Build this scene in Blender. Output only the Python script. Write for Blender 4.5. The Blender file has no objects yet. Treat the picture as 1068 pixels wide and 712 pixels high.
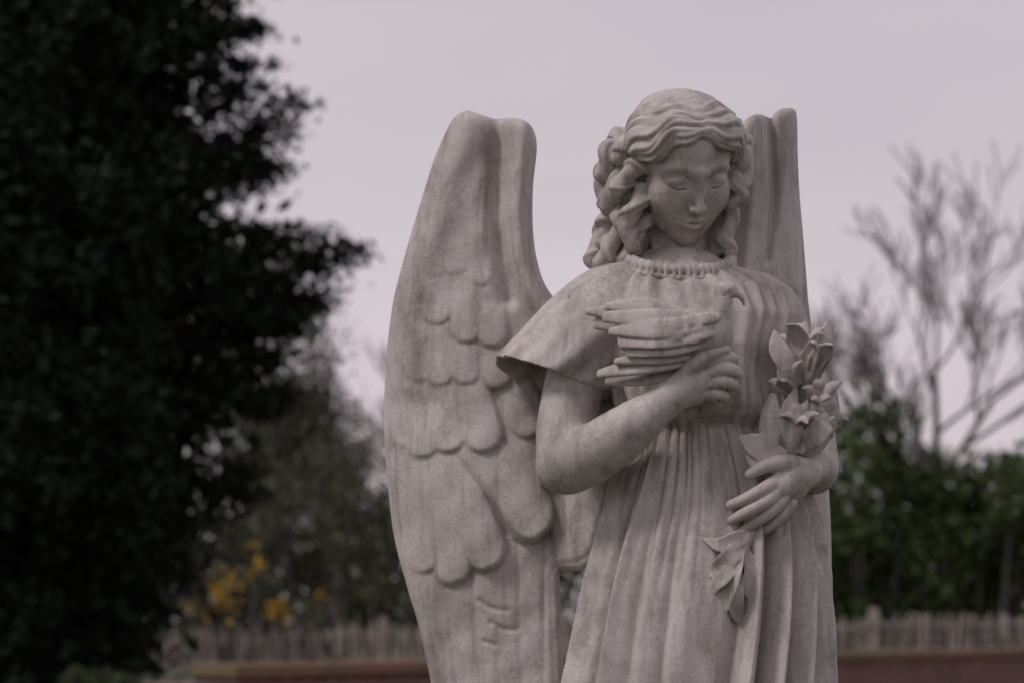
import bpy, math, random, time
import numpy as np
from mathutils import Vector, Matrix
T0=time.time()
rng=np.random.default_rng(7); random.seed(7)
S=0.0015; D=2507.0; HX=534.0; HY=650.0; EYE=1.6
sc=bpy.context.scene
sc.view_settings.view_transform='Standard'; sc.view_settings.look='None'; sc.view_settings.exposure=0

def P(X,Y,z=0.0):
    f=1-z/D
    return np.array([HX+(X-HX)*f,(HY-Y)*f,z],float)
def to_world(V):
    V=np.asarray(V,float)
    return np.stack([(V[:,0]-HX)*S,-V[:,2]*S,EYE+V[:,1]*S],1)
def Wp(px,py,dist):
    k=dist/D
    return np.array([(px-HX)*k,-D*S+dist,EYE+(HY-py)*k])
def empty(name,loc=(0,0,0)):
    o=bpy.data.objects.new(name,None); o.location=loc; sc.collection.objects.link(o)
    o.empty_display_size=0.2
    return o
def mesh_obj(name,V,Q,mat=None,parent=None,smooth=True,link=True):
    V=np.asarray(V,np.float32); Q=np.asarray(Q,np.int32)
    me=bpy.data.meshes.new(name)
    me.vertices.add(len(V)); me.vertices.foreach_set('co',V.ravel())
    n=len(Q); m=Q.shape[1]
    me.loops.add(n*m); me.polygons.add(n)
    me.loops.foreach_set('vertex_index',Q.ravel())
    me.polygons.foreach_set('loop_start',np.arange(0,n*m,m,dtype=np.int32))
    me.polygons.foreach_set('use_smooth',np.full(n,smooth))
    me.update(calc_edges=True)
    o=bpy.data.objects.new(name,me)
    if link: sc.collection.objects.link(o)
    if mat: me.materials.append(mat)
    if parent is not None:
        o.parent=parent
        o.matrix_parent_inverse=Matrix.Translation(parent.location).inverted()
    return o
def nrm(v):
    v=np.asarray(v,float); return v/(np.linalg.norm(v)+1e-9)
def cat(pts,n):
    pts=np.asarray(pts,float)
    if len(pts)<3:
        t=np.linspace(0,1,n)[:,None]; return pts[0]*(1-t)+pts[-1]*t
    A=np.vstack([2*pts[0]-pts[1],pts,2*pts[-1]-pts[-2]])
    m=len(pts)-1
    out=[]
    for u in np.linspace(0,m-1e-6,n):
        i=int(u); t=u-i
        p0,p1,p2,p3=A[i],A[i+1],A[i+2],A[i+3]
        out.append(0.5*((2*p1)+(-p0+p2)*t+(2*p0-5*p1+4*p2-p3)*t*t+(-p0+3*p1-3*p2+p3)*t**3))
    return np.array(out)

class Grid:
    def __init__(s,lo,hi,h):
        s.lo=np.array(lo,float); s.h=h
        s.n=np.ceil((np.array(hi,float)-s.lo)/h).astype(int)+1
        s.F=np.full(s.n,30.0,np.float32)
        s.ax=[(s.lo[i]+h*np.arange(s.n[i])).astype(np.float32) for i in range(3)]
    def box(s,lo,hi):
        i0=np.maximum(0,np.floor((lo-s.lo)/s.h).astype(int)); i1=np.minimum(s.n,np.ceil((hi-s.lo)/s.h).astype(int)+1)
        if np.any(i1<=i0): return None
        sl=tuple(slice(a,b) for a,b in zip(i0,i1))
        return sl,s.ax[0][sl[0]][:,None,None],s.ax[1][sl[1]][None,:,None],s.ax[2][sl[2]][None,None,:]
    def put(s,sl,d,k,op='u'):
        a=s.F[sl]
        if op=='u':
            if k>0:
                h=np.maximum(k-np.abs(a-d),0)/k; s.F[sl]=np.minimum(a,d)-h*h*k*0.25
            else: s.F[sl]=np.minimum(a,d)
        else:
            d=-d
            if k>0:
                h=np.maximum(k-np.abs(a-d),0)/k; s.F[sl]=np.maximum(a,d)+h*h*k*0.25
            else: s.F[sl]=np.maximum(a,d)
    def ell(s,c,r,R=None,k=3,op='u'):
        c=np.asarray(c,float); r=np.asarray(r,float); m=r.max()+k+3*s.h
        b=s.box(c-m,c+m)
        if b is None: return
        sl,X,Y,Z=b; X=X-c[0];Y=Y-c[1];Z=Z-c[2]
        if R is not None:
            x=R[0,0]*X+R[1,0]*Y+R[2,0]*Z; y=R[0,1]*X+R[1,1]*Y+R[2,1]*Z; z=R[0,2]*X+R[1,2]*Y+R[2,2]*Z
        else: x,y,z=X,Y,Z
        k0=np.sqrt((x/r[0])**2+(y/r[1])**2+(z/r[2])**2); k1=np.sqrt((x/r[0]**2)**2+(y/r[1]**2)**2+(z/r[2]**2)**2)+1e-6
        s.put(sl,(k0*(k0-1)/k1).astype(np.float32),k,op)
    def chain(s,pts,rad,k=2,op='u',n=0,width=None,nor=None,curl=0.0):
        pts=np.asarray(pts,float); rad=np.asarray(rad,float)*np.ones(len(pts))
        if width is not None: width=np.asarray(width,float)*np.ones(len(pts))
        if n:
            st=[pts,rad[:,None]]+([width[:,None]] if width is not None else [])
            A=cat(np.hstack(st),n); pts=A[:,:3]; rad=np.maximum(A[:,3],0.4)
            if width is not None: width=np.maximum(A[:,4],0.5)
        mr=(max(rad.max(),width.max()) if width is not None else rad.max())+k+3*s.h
        b=s.box(pts.min(0)-mr,pts.max(0)+mr)
        if b is None: return
        SL=b[0]; tmp=np.full([q.stop-q.start for q in SL],30.0,np.float32); o=np.array([q.start for q in SL])
        for i in range(len(pts)-1):
            a,c=pts[i],pts[i+1]; ra,rc=rad[i],rad[i+1]
            m=(max(ra,rc) if width is None else max(ra,rc,width[i],width[i+1]))+k+3*s.h
            bb=s.box(np.minimum(a,c)-m,np.maximum(a,c)+m)
            if bb is None: continue
            sl,X,Y,Z=bb
            ab=c-a; L2=ab@ab+1e-9
            x=X-a[0];y=Y-a[1];z=Z-a[2]
            t=np.clip((x*ab[0]+y*ab[1]+z*ab[2])/L2,0,1)
            x=x-t*ab[0];y=y-t*ab[1];z=z-t*ab[2]
            if width is None:
                d=np.sqrt(x*x+y*y+z*z)-(ra+t*(rc-ra))
            else:
                tt=ab/math.sqrt(L2); nn=np.asarray(nor,float); sd=nrm(np.cross(nn,tt)); n2=np.cross(tt,sd)
                us=x*sd[0]+y*sd[1]+z*sd[2]; un=x*n2[0]+y*n2[1]+z*n2[2]; ut=x*tt[0]+y*tt[1]+z*tt[2]
                w=width[i]+t*(width[i+1]-width[i]); th=ra+t*(rc-ra)
                un=un-curl*us*us/(w+1)
                k0=np.sqrt((us/w)**2+(un/th)**2+(ut/th)**2); k1=np.sqrt((us/w**2)**2+(un/th**2)**2+(ut/th**2)**2)+1e-6
                d=k0*(k0-1)/k1
            q=tuple(slice(sl[j].start-o[j],sl[j].stop-o[j]) for j in range(3))
            tmp[q]=np.minimum(tmp[q],d)
        s.put(SL,tmp,k,op)
    def mesh(s,relax=1):
        F=s.F
        for ax in range(3):
            for e in (0,-1):
                sl=[slice(None)]*3; sl[ax]=e; F[tuple(sl)]=np.maximum(F[tuple(sl)],0.5)
        ins=F<0
        c=np.zeros(np.array(F.shape)-1,np.int8)
        offs=[(i,j,k) for i in (0,1) for j in (0,1) for k in (0,1)]
        nx,ny,nz=F.shape
        for (i,j,k) in offs: c+=ins[i:nx-1+i,j:ny-1+j,k:nz-1+k]
        act=(c>0)&(c<8)
        I,J,K=np.nonzero(act); N=len(I)
        idx=np.full(c.shape,-1,np.int32); idx[I,J,K]=np.arange(N)
        acc=np.zeros((N,3)); cnt=np.zeros(N)
        for o1 in offs:
            for ax in range(3):
                if o1[ax]: continue
                o2=list(o1); o2[ax]=1
                a=F[I+o1[0],J+o1[1],K+o1[2]]; b=F[I+o2[0],J+o2[1],K+o2[2]]
                m=(a<0)!=(b<0)
                t=np.where(m,a/(a-b+1e-12),0)
                p=np.tile(np.array(o1,float),(N,1)); p[:,ax]+=t
                acc[m]+=p[m]; cnt[m]+=1
        V=np.stack([I,J,K],1)+acc/np.maximum(cnt,1)[:,None]
        V=s.lo+V*s.h
        quads=[]
        for ax in range(3):
            u,v=(ax+1)%3,(ax+2)%3
            sl0=[slice(None)]*3; sl1=[slice(None)]*3
            sl0[ax]=slice(0,-1); sl1[ax]=slice(1,None)
            a=ins[tuple(sl0)]; b=ins[tuple(sl1)]
            m=a!=b
            g=np.array(np.nonzero(m)).T
            ok=(g[:,u]>0)&(g[:,v]>0)&(g[:,u]<F.shape[u]-1)&(g[:,v]<F.shape[v]-1)
            g=g[ok]
            fl=a[g[:,0],g[:,1],g[:,2]]
            def cell(du,dv):
                q=g.copy(); q[:,u]+=du; q[:,v]+=dv
                return idx[q[:,0],q[:,1],q[:,2]]
            q=np.stack([cell(-1,-1),cell(0,-1),cell(0,0),cell(-1,0)],1)
            q[~fl]=q[~fl][:,::-1]
            quads.append(q)
        Q=np.vstack(quads); Q=Q[(Q>=0).all(1)]
        for _ in range(relax):
            sm=np.zeros_like(V); cn=np.zeros(N)
            for a,b in ((0,1),(1,2),(2,3),(3,0)):
                for e0,e1 in ((a,b),(b,a)):
                    for d in range(3): sm[:,d]+=np.bincount(Q[:,e0],V[Q[:,e1],d],N)
                    cn+=np.bincount(Q[:,e0],minlength=N)
            av=sm/np.maximum(cn,1)[:,None]
            V=np.where(cn[:,None]>0,V*0.5+av*0.5,V)
        return V,Q

def newmat(name):
    m=bpy.data.materials.new(name); m.use_nodes=True
    nt=m.node_tree; b=nt.nodes['Principled BSDF']
    return m,nt,b
def NZ(nt,scale,detail=4,rough=.5):
    n=nt.nodes.new('ShaderNodeTexNoise'); n.inputs['Scale'].default_value=scale; n.inputs['Detail'].default_value=detail; n.inputs['Roughness'].default_value=rough
    return n
def ramp(nt,stops):
    r=nt.nodes.new('ShaderNodeValToRGB'); e=r.color_ramp.elements
    e[0].position=stops[0][0]; e[0].color=(*stops[0][1],1); e[1].position=stops[-1][0]; e[1].color=(*stops[-1][1],1)
    for p,c in stops[1:-1]:
        x=e.new(p); x.color=(*c,1)
    return r
def mixc(nt,fac,a,b,mode='MIX'):
    m=nt.nodes.new('ShaderNodeMix'); m.data_type='RGBA'; m.blend_type=mode
    for i,v in ((0,fac),(6,a),(7,b)):
        if isinstance(v,bpy.types.NodeSocket): nt.links.new(v,m.inputs[i])
        elif i==0: m.inputs[0].default_value=v
        else: m.inputs[i].default_value=(*v,1)
    return m.outputs[2]
def g3(v): return (v,v,v)
def marble_mat():
    m,nt,b=newmat('weathered_marble_crevice_shade'); L=nt.links.new
    tc=nt.nodes.new('ShaderNodeTexCoord')
    n1=NZ(nt,6,8,.65); L(tc.outputs['Object'],n1.inputs['Vector'])
    r1=ramp(nt,[(0.3,(0.40,0.355,0.34)),(0.5,(0.53,0.48,0.46)),(0.72,(0.66,0.61,0.59))]); L(n1.outputs['Fac'],r1.inputs[0])
    mp=nt.nodes.new('ShaderNodeMapping'); mp.inputs['Scale'].default_value=(30,30,3.6); L(tc.outputs['Object'],mp.inputs['Vector'])
    n2=NZ(nt,1.0,8,.65); L(mp.outputs[0],n2.inputs['Vector'])
    r2=ramp(nt,[(0.49,g3(0)),(0.70,g3(.8))]); L(n2.outputs['Fac'],r2.inputs[0])
    c=mixc(nt,r2.outputs[0],r1.outputs[0],(0.23,0.20,0.18))
    n5=NZ(nt,11,10,.75); L(tc.outputs['Object'],n5.inputs['Vector'])
    r5=ramp(nt,[(0.50,g3(0)),(0.66,g3(.6))]); L(n5.outputs['Fac'],r5.inputs[0])
    c=mixc(nt,r5.outputs[0],c,(0.20,0.175,0.155))
    n7=NZ(nt,150,4,.7); L(tc.outputs['Object'],n7.inputs['Vector'])
    r7=ramp(nt,[(0.50,g3(0)),(0.72,g3(.35))]); L(n7.outputs['Fac'],r7.inputs[0])
    c=mixc(nt,r7.outputs[0],c,(0.22,0.185,0.17))
    n3=NZ(nt,74,5,.65); L(tc.outputs['Object'],n3.inputs['Vector'])
    n6=NZ(nt,4,3); L(tc.outputs['Object'],n6.inputs['Vector'])
    ad=nt.nodes.new('ShaderNodeMath'); ad.operation='MULTIPLY_ADD'; L(n6.outputs['Fac'],ad.inputs[0]); ad.inputs[1].default_value=.35; L(n3.outputs['Fac'],ad.inputs[2])
    r3=ramp(nt,[(0.84,g3(0)),(0.95,g3(.7))]); L(ad.outputs[0],r3.inputs[0])
    c=mixc(nt,r3.outputs[0],c,(0.12,0.10,0.085))
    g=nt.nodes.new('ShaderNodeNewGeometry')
    r4=ramp(nt,[(0.41,g3(.92)),(0.50,g3(0))]); L(g.outputs['Pointiness'],r4.inputs[0])  # crevice grime that also paints deeper shade into the base colour
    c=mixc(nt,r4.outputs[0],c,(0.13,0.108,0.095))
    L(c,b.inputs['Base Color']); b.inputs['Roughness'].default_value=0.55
    b.inputs['Specular IOR Level'].default_value=0.35
    n4=NZ(nt,110,7,.7); L(tc.outputs['Object'],n4.inputs['Vector'])
    bp=nt.nodes.new('ShaderNodeBump'); bp.inputs['Strength'].default_value=0.4; bp.inputs['Distance'].default_value=0.004
    L(n4.outputs['Fac'],bp.inputs['Height']); L(bp.outputs[0],b.inputs['Normal'])
    return m
def foliage_mat(name,dark,light,scale=1.2,rough=0.75):
    m,nt,b=newmat(name); L=nt.links.new
    g=nt.nodes.new('ShaderNodeNewGeometry')
    n=NZ(nt,scale,4); L(g.outputs['Position'],n.inputs['Vector'])
    r=ramp(nt,[(0.35,dark),(0.65,light)]); L(n.outputs['Fac'],r.inputs[0])
    L(r.outputs[0],b.inputs['Base Color']); b.inputs['Roughness'].default_value=rough
    b.inputs['Specular IOR Level'].default_value=0.15
    return m
def simple_noise_mat(name,c1,c2,scale,rough=.85,bump=.3):
    m,nt,b=newmat(name); L=nt.links.new
    tc=nt.nodes.new('ShaderNodeTexCoord')
    n=NZ(nt,scale,6); L(tc.outputs['Object'],n.inputs['Vector'])
    r=ramp(nt,[(0.3,c1),(0.7,c2)]); L(n.outputs['Fac'],r.inputs[0]); L(r.outputs[0],b.inputs['Base Color'])
    b.inputs['Roughness'].default_value=rough
    bp=nt.nodes.new('ShaderNodeBump'); bp.inputs['Strength'].default_value=bump; bp.inputs['Distance'].default_value=.01
    L(n.outputs['Fac'],bp.inputs['Height']); L(bp.outputs[0],b.inputs['Normal'])
    return m
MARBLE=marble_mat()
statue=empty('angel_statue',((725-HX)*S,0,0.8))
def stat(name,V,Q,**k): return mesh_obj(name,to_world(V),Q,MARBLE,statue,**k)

# ------------------------------------------------------------------ HEAD
def rotm(yaw,pitch,roll):
    y,p,r=[math.radians(a) for a in (yaw,pitch,roll)]
    Ry=np.array([[math.cos(y),0,math.sin(y)],[0,1,0],[-math.sin(y),0,math.cos(y)]])
    Rx=np.array([[1,0,0],[0,math.cos(p),-math.sin(p)],[0,math.sin(p),math.cos(p)]])
    Rz=np.array([[math.cos(r),-math.sin(r),0],[math.sin(r),math.cos(r),0],[0,0,1]])
    return Ry@Rx@Rz
HR=rotm(17,34,6); HS=1.16; HC=np.array([711.5,477.0,26.0])
def H(x,y,z): return HC+HS*(HR@np.array([x,y,z],float))
lo=np.array([600,650-305,-75.0]); hi=np.array([805,650-82,112.0])
G=Grid(lo,hi,0.85)
def he(c,r,k=4,op='u'): G.ell(H(*c),np.array(r)*HS,HR,k,op)
def hc(pts,r,k=3,op='u',n=0): G.chain([H(*p) for p in pts],np.array(r)*HS,k,op,n)
he((0,18,-8),(45,36,52),0)
he((0,-15,8),(36.5,51,40),10)
he((0,-40,10),(26.5,26,29),12)
he((0,-57.5,28),(10.5,9.5,10.5),11)
for s in (-1,1):
    he((s*20,-21,26),(14,15,14),14)
    he((s*17,2,51.5),(12,6.5,7),9,'s')
    he((s*16.6,-1,35.4),(10.4,7.6,8.8),3)
    hc([(s*7,8.5,44.2),(s*14,12,42.3),(s*22,11.5,38.7),(s*29,6,32)],[2.2,2.3,2.1,1.6],9,n=9)
    hc([(s*8,-2.6,41.2),(s*12,-4.8,43),(s*18,-5.6,43),(s*23,-4.2,40.6),(s*26.5,-1.4,37)],[.6,1.0,1.1,1.0,.6],1.2,n=12)
    hc([(s*8.5,-5.0,42.6),(s*13,-7.2,43.8),(s*19,-7.8,42.8),(s*25,-5.4,39.2)],[.4,.75,.75,.4],1.6,'s',n=9)
    hc([(s*9,2.2,43.9),(s*13,4.8,44.2),(s*20,5.0,43.2),(s*25.5,2.2,39)],[.4,.6,.6,.4],2.5,'s',n=9)
hc([(0,7,43.5),(0,-3,46.6),(0,-13,50.5),(0,-21,54.0)],[4.4,3.5,3.5,4.0],7,n=9)
he((0,-22.5,54.4),(4.4,4.0,4.5),3)
for s in (-1,1):
    he((s*5.2,-23.8,50),(2.9,2.9,4.3),2.6)
    he((s*2.9,-26.6,52.6),(1.5,1.1,2.1),1,'s')
M_=-2.8
hc([(0,-29,49.6),(0,-33.5,48.4)],[1.2,1.2],2.5,'s')
hc([(-10,-36.0+M_,41.5),(-6,-34.2+M_,44.2),(-2,-33.0+M_,46.3),(0,-33.6+M_,46.3),(2,-33.0+M_,46.3),(6,-34.2+M_,44.2),(10,-36.0+M_,41.5)],[1.1,2.3,2.7,2.5,2.7,2.3,1.1],2.6,n=15)
hc([(-8.5,-37.8+M_,41.8),(-4,-39.8+M_,44.4),(0,-40.3+M_,45.2),(4,-39.8+M_,44.4),(8.5,-37.8+M_,41.8)],[1.3,2.9,3.3,2.9,1.3],2.6,n=11)
hc([(-11,-36.4+M_,43.2),(-6,-36.4+M_,46.6),(-2,-36.0+M_,48.4),(0,-36.6+M_,48.5),(2,-36.0+M_,48.4),(6,-36.4+M_,46.6),(11,-36.4+M_,43.2)],[.7]*7,1.4,'s',n=13)
hc([(-6,-48,44),(0,-48.7,45.6),(6,-48,44)],[1.8,2.4,1.8],5,'s',n=5)
for s in (-1,1): he((s*39,-8,-4),(4,12,8),3)
G.chain([P(706,304,-22),P(709,268,-24),H(0,-28,-26)],[42,32,30],6,n=8)
G.chain([P(702,290,10),P(716,262,6),H(20,-30,-12)],[2.5,3,2],8,n=6)
G.chain([P(698,288,8),P(684,266,-4),H(-30,-30,-16)],[2.5,3,2],8,n=6)
EC=np.array([0,17,-9]); ER=np.array([47,38.0,54])
he((0,17,-13),(48,38.0,51.5),1.5)
def slerp(a,b,t):
    a=nrm(a);b=nrm(b);w=math.acos(np.clip(a@b,-1,1))
    return (math.sin((1-t)*w)*a+math.sin(t*w)*b)/math.sin(w)
def frames(A):
    n=len(A); T=[nrm(A[min(i+1,n-1)]-A[max(i-1,0)]) for i in range(n)]
    u=nrm(np.cross(T[0],[.1,.2,1])); U=[];W=[]
    for t in T:
        u=nrm(u-t*(u@t)); U.append(u); W.append(np.cross(t,u))
    return np.array(U),np.array(W)
def lock(A,r,k=1.6,twist=.6,sub=5):
    A=np.asarray(A); n=len(A); r=np.asarray(r)*np.ones(n)
    G.chain(A,r*.86,k)
    U,W_=frames(A); ph0=random.uniform(0,6.28)
    for q in range(sub):
        ph=ph0+2*math.pi*q/sub+random.uniform(-.3,.3)
        a=ph+twist*2*math.pi*np.linspace(0,1,n)
        off=U*np.cos(a)[:,None]+W_*np.sin(a)[:,None]
        G.chain(A+off*(r*.66)[:,None],r*.37,1.1)
def spath(sg,e,end,fac,wave,ph=0,nt=24,mid=None,freq=2.0):
    a=np.array([sg*0.025,math.sin(math.radians(e)),math.cos(math.radians(e))]); pts=[]
    for i in range(nt):
        t=i/(nt-1)
        d=slerp(slerp(a,mid,t),slerp(mid,end,t),t) if mid is not None else slerp(a,end,t)
        tang=nrm(np.cross(d,nrm(np.array(end)-a)))
        en=min(1,t*3)
        d=nrm(d+tang*math.sin(2*math.pi*freq*t+ph)*wave*0.028*en)
        pts.append(H(*(EC+ER*d*(fac+0.012*wave*math.cos(2*math.pi*freq*t+ph)*en))))
    return np.array(pts)
for sg in (-1,1):
    for j in range(38):
        u=j/37; e=44+u*116
        end=np.array([sg*(.93-.35*u),-.30-.35*u,.22-.95*u])
        A=spath(sg,e,end,1.0+.012*(j%3),1.6+.3*math.sin(j*1.3),ph=u*5)
        rr=random.uniform(2.4,3.3)*np.interp(np.linspace(0,1,len(A)),[0,.12,.8,1],[.75,1,1,.6])
        G.chain(A,rr,2.6)
    for (e,fac,wv,ph,r,mid,end) in (
        (36,1.03,2.2,.3,6.0,(.60,.44,.90),(.97,-.30,.36)),
        (40,1.07,2.8,1.0,7.8,(.72,.60,.78),(1.0,-.16,.26)),
        (47,1.09,2.8,2.1,8.0,(.74,.70,.55),(1.0,-.02,.10)),
        (55,1.05,2.4,2.9,6.8,(.70,.78,.36),(1.0,.10,-.08)),
        (66,1.02,2.4,3.5,5.6,(.70,.80,.10),(1.0,.12,-.3))):
        m=np.array(mid)*[sg,1,1]; en=np.array(end)*[sg,1,1]
        A=spath(sg,e,en,fac,wv,ph=ph+(.5 if sg>0 else 0),mid=m,freq=1.7)
        lock(A,r*np.interp(np.linspace(0,1,len(A)),[0,.2,.8,1],[.45,1,1.05,.7]),2.4,.3*sg,5)
def curl_(ax,R,tube,turns,ph=0,taper=.75,hand=1,k=3.2):
    A=cat([P(*a) for a in ax],int(turns*14)+6); n=len(A); pts=[];rr=[]
    U,W_=frames(A)
    for i in range(n):
        t=i/(n-1); an=hand*2*math.pi*turns*t+ph; q=(1-(1-taper)*t)*(1+.18*math.sin(t*9+ph))
        pts.append(A[i]+R*q*(math.cos(an)*U[i]+math.sin(an)*W_[i]*0.85)); rr.append(tube*(1.0+.12*math.sin(t*7+ph*2))*(1-.35*t*t))
    lock(pts,rr,k,.5,4)
    G.chain(A,[max(1.5,R*1.0)]*n,3)
G.ell(P(658,186,2),(30,42,32),None,4)
G.ell(P(657,235,-22),(28,40,28),None,4)
curl_([(676,146,38),(658,152,40),(645,165,34)],8,8,1.1,ph=0.4)
curl_([(656,148,18),(638,162,20),(628,182,16)],9,8.5,1.0,ph=2.6,hand=-1)
curl_([(672,172,40),(656,182,40),(644,198,32)],8.5,7.5,1.2,ph=4.0)
curl_([(652,190,28),(637,200,24),(633,216,18)],8,8,1.0,ph=1.0,hand=-1)
curl_([(669,198,34),(662,220,34),(653,238,26),(660,256,20)],8,7.5,1.5,ph=2.2)
curl_([(640,172,0),(627,190,0),(632,212,-4)],8,8.5,1.1,ph=5.0)
curl_([(654,222,16),(645,242,12),(636,260,6),(626,274,2)],8.5,8,1.8,ph=.5,taper=.6,hand=-1)
curl_([(670,226,14),(665,246,12),(656,262,8),(649,277,6)],8,7.5,1.6,ph=3.2,taper=.6)
curl_([(650,205,-14),(635,230,-16),(625,252,-18),(618,272,-20)],9,8.5,1.8,ph=1.0,taper=.65)
curl_([(642,216,6),(634,236,2),(628,252,-2)],8,8,1.2,ph=3.0)
curl_([(662,138,8),(644,150,2),(632,170,-4)],8,8.5,1.2,ph=3.0)
G.ell(P(764,180,2),(16,36,26),None,4)
curl_([(764,138,30),(777,150,26),(780,166,20)],6.5,7.5,1.1,ph=.6,hand=-1)
curl_([(772,160,30),(780,176,24),(773,192,24)],6,7,1.1,ph=3.6)
curl_([(768,184,26),(772,202,22),(763,214,18)],6,6.5,1.1,ph=1.2,hand=-1)
curl_([(766,206,8),(763,226,8),(758,246,6),(762,262,4)],7,6.5,1.7,ph=1.1,taper=.6,hand=-1)
curl_([(755,212,-10),(752,240,-10),(746,262,-12)],8,6,1.5,ph=0)
G.ell(P(748,236,-26),(20,34,18),None,5)
G.ell(P(706,215,-38),(46,42,24),None,5)
V,Q=G.mesh(1); stat('head_neck_and_hair',V,Q); print('head',len(V),time.time()-T0)

# ------------------------------------------------------------------ BODICE
G=Grid((585,650-462,-95),(900,650-250,100),1.4)
tab=np.array([
 (258,706,30,-12,24),(266,706,42,-9,29),(276,707,56,-7,34),(288,710,82,-4,43),(302,715,101,-2,54),(330,719,110,2,63),(365,723,98,6,68),(400,727,88,6,66),(425,731,86,6,66),(437,733,83,5,62),(446,735,74,3,52),(455,735,72,2,48),(465,735,68,2,44)],float)
Y=G.ax[1]; py=HY-Y
cx,rx,cz,rz=[np.interp(py,tab[:,0],tab[:,i])[None,:,None] for i in range(1,5)]
X=G.ax[0][:,None,None]; Z=G.ax[2][None,None,:]
dx=(X-cx)/rx; dz=(Z-cz)/rz; rr=np.sqrt(dx*dx+dz*dz)
th=np.arctan2(dx,dz)
PY=py[None,:,None]
fold=2.2*np.sin(th*30+1.5*np.sin(PY*.03+th*3))*np.clip((PY-268)/20,0,1)*np.clip(1.5-(PY-262)/90,.35,1)
fold+=3.2*np.sin(th*13+1.2*np.sin(PY*.021)+.8*np.sin(th*5))*np.clip((PY-300)/80,0,1)
fold+=2.4*np.abs(np.sin(th*21+PY*.02))*np.clip((PY-380)/40,0,1)
G.F[:]=((rr-1)*np.minimum(rx,rz)*.9-fold).astype(np.float32)
G.F[:]=np.maximum(G.F,(Y[None,:,None]-(HY-260)).astype(np.float32))
G.chain([P(690,322,-10),P(655,313,-8),P(628,332,0)],[32,34,36],12,n=6)
G.chain([P(730,324,-12),P(785,316,-10),P(810,347,-8),P(824,400,-10),P(836,440,-8)],[32,33,34,32,30],12,n=12)
for i in range(7):
    y=330+i*17
    G.chain([P(780+i*3,y+14,32),P(808+i*4,y+4,22),P(842+i*3,y-6,0)],[1.4,2.0,1.4],4,'s' if i%2 else 'u',n=7)
V,Q=G.mesh(1)
bodV,bodQ=to_world(V),Q
R=[((657,270),(695,330),30),((630,276),(676,362),41),((604,290),(660,388),50),((574,315),(646,402),54),((545,345),(637,408),56),((517,371),(629,411),58)]
rows=[]
for t_,b_,q in R:
    T=P(*t_,0); B=P(*b_,0); C=(T+B)/2; A=T-C
    rows.append(np.concatenate([C,A,[q]]))
rows=cat(rows,46); M=110
def ring(row,t,inset):
    C=row[:3];A=row[3:6];q=row[6]; la=np.linalg.norm(A); out=[]
    for i in range(M):
        a=2*math.pi*i/M
        f=1-inset/la; g=1-inset/q
        fl=(2.8*math.sin(a*7+1.3+2*t)+1.8*math.sin(a*12+.4)+2.0*math.sin(a*4+t*3))*t**1.1
        f+=fl/la; g+=fl/q
        p=C+A*math.cos(a)*f+np.array([0,0,1.])*math.sin(a)*q*g
        p[1]-= max(0,-math.sin(a))*22*t*t
        out.append(p)
    return out
n=len(rows); allr=[]
for i in range(n): allr.append(ring(rows[i],i/(n-1),0 if i<n-2 else 0.5))
for i in range(n-1,-1,-1): allr.append(ring(rows[i],i/(n-1),6.5 if i<n-1 else 5.5))
SV=np.array(allr).reshape(-1,3); nr=len(allr); SQ=[]
for i in range(nr):
    j=(i+1)%nr
    for k in range(M):
        l=(k+1)%M; SQ.append((i*M+k,i*M+l,j*M+l,j*M+k))
SQ=np.array(SQ,np.int32)
tri=SV[SQ]; vol=np.einsum('ij,ij->i',tri[:,0],np.cross(tri[:,1],tri[:,2])).sum()+np.einsum('ij,ij->i',tri[:,0],np.cross(tri[:,2],tri[:,3])).sum()
if vol<0: SQ=SQ[:,::-1]
bv=np.vstack([bodV,to_world(SV)]); bq=np.vstack([bodQ,SQ+len(bodV)])
bo=mesh_obj('bodice_and_sleeves',bv,bq,MARBLE,statue)
md=bo.modifiers.new('remesh','REMESH'); md.mode='VOXEL'; md.voxel_size=1.4*S; md.use_smooth_shade=True
sm=bo.modifiers.new('smooth','SMOOTH'); sm.iterations=3; sm.factor=.5
print('bodice',len(bodV),time.time()-T0)
# gathered neckband
G=Grid((635,650-320,-80),(780,650-240,80),0.9)
def cp(a): return np.array(P(707,266,0))+np.array([55*math.sin(a),-22*math.cos(a)*(1 if math.cos(a)>0 else .4)-2*math.sin(a),47*math.cos(a)-5])
A=[cp(2*math.pi*i/72) for i in range(73)]
G.chain(A,[6.0]*73,1)
G.chain([p+np.array([0,-7.5,0])+nrm(p-P(706,270,0))*4 for p in A],[3.0]*73,3)
for i in range(52):
    a=2*math.pi*(i+random.uniform(-.15,.15))/52; c=cp(a); o=nrm([math.sin(a),0,math.cos(a)]); r=random.uniform(.8,1.1)
    G.chain([c+o*3.2+[0,5.5*r,0],c+o*4.8+[0,0,0],c+o*6.0+[0,-9*r,0]],[1.5*r,2.0*r,1.6*r],2.0)
V,Q=G.mesh(1); stat('gathered_neckband',V,Q)

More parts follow.
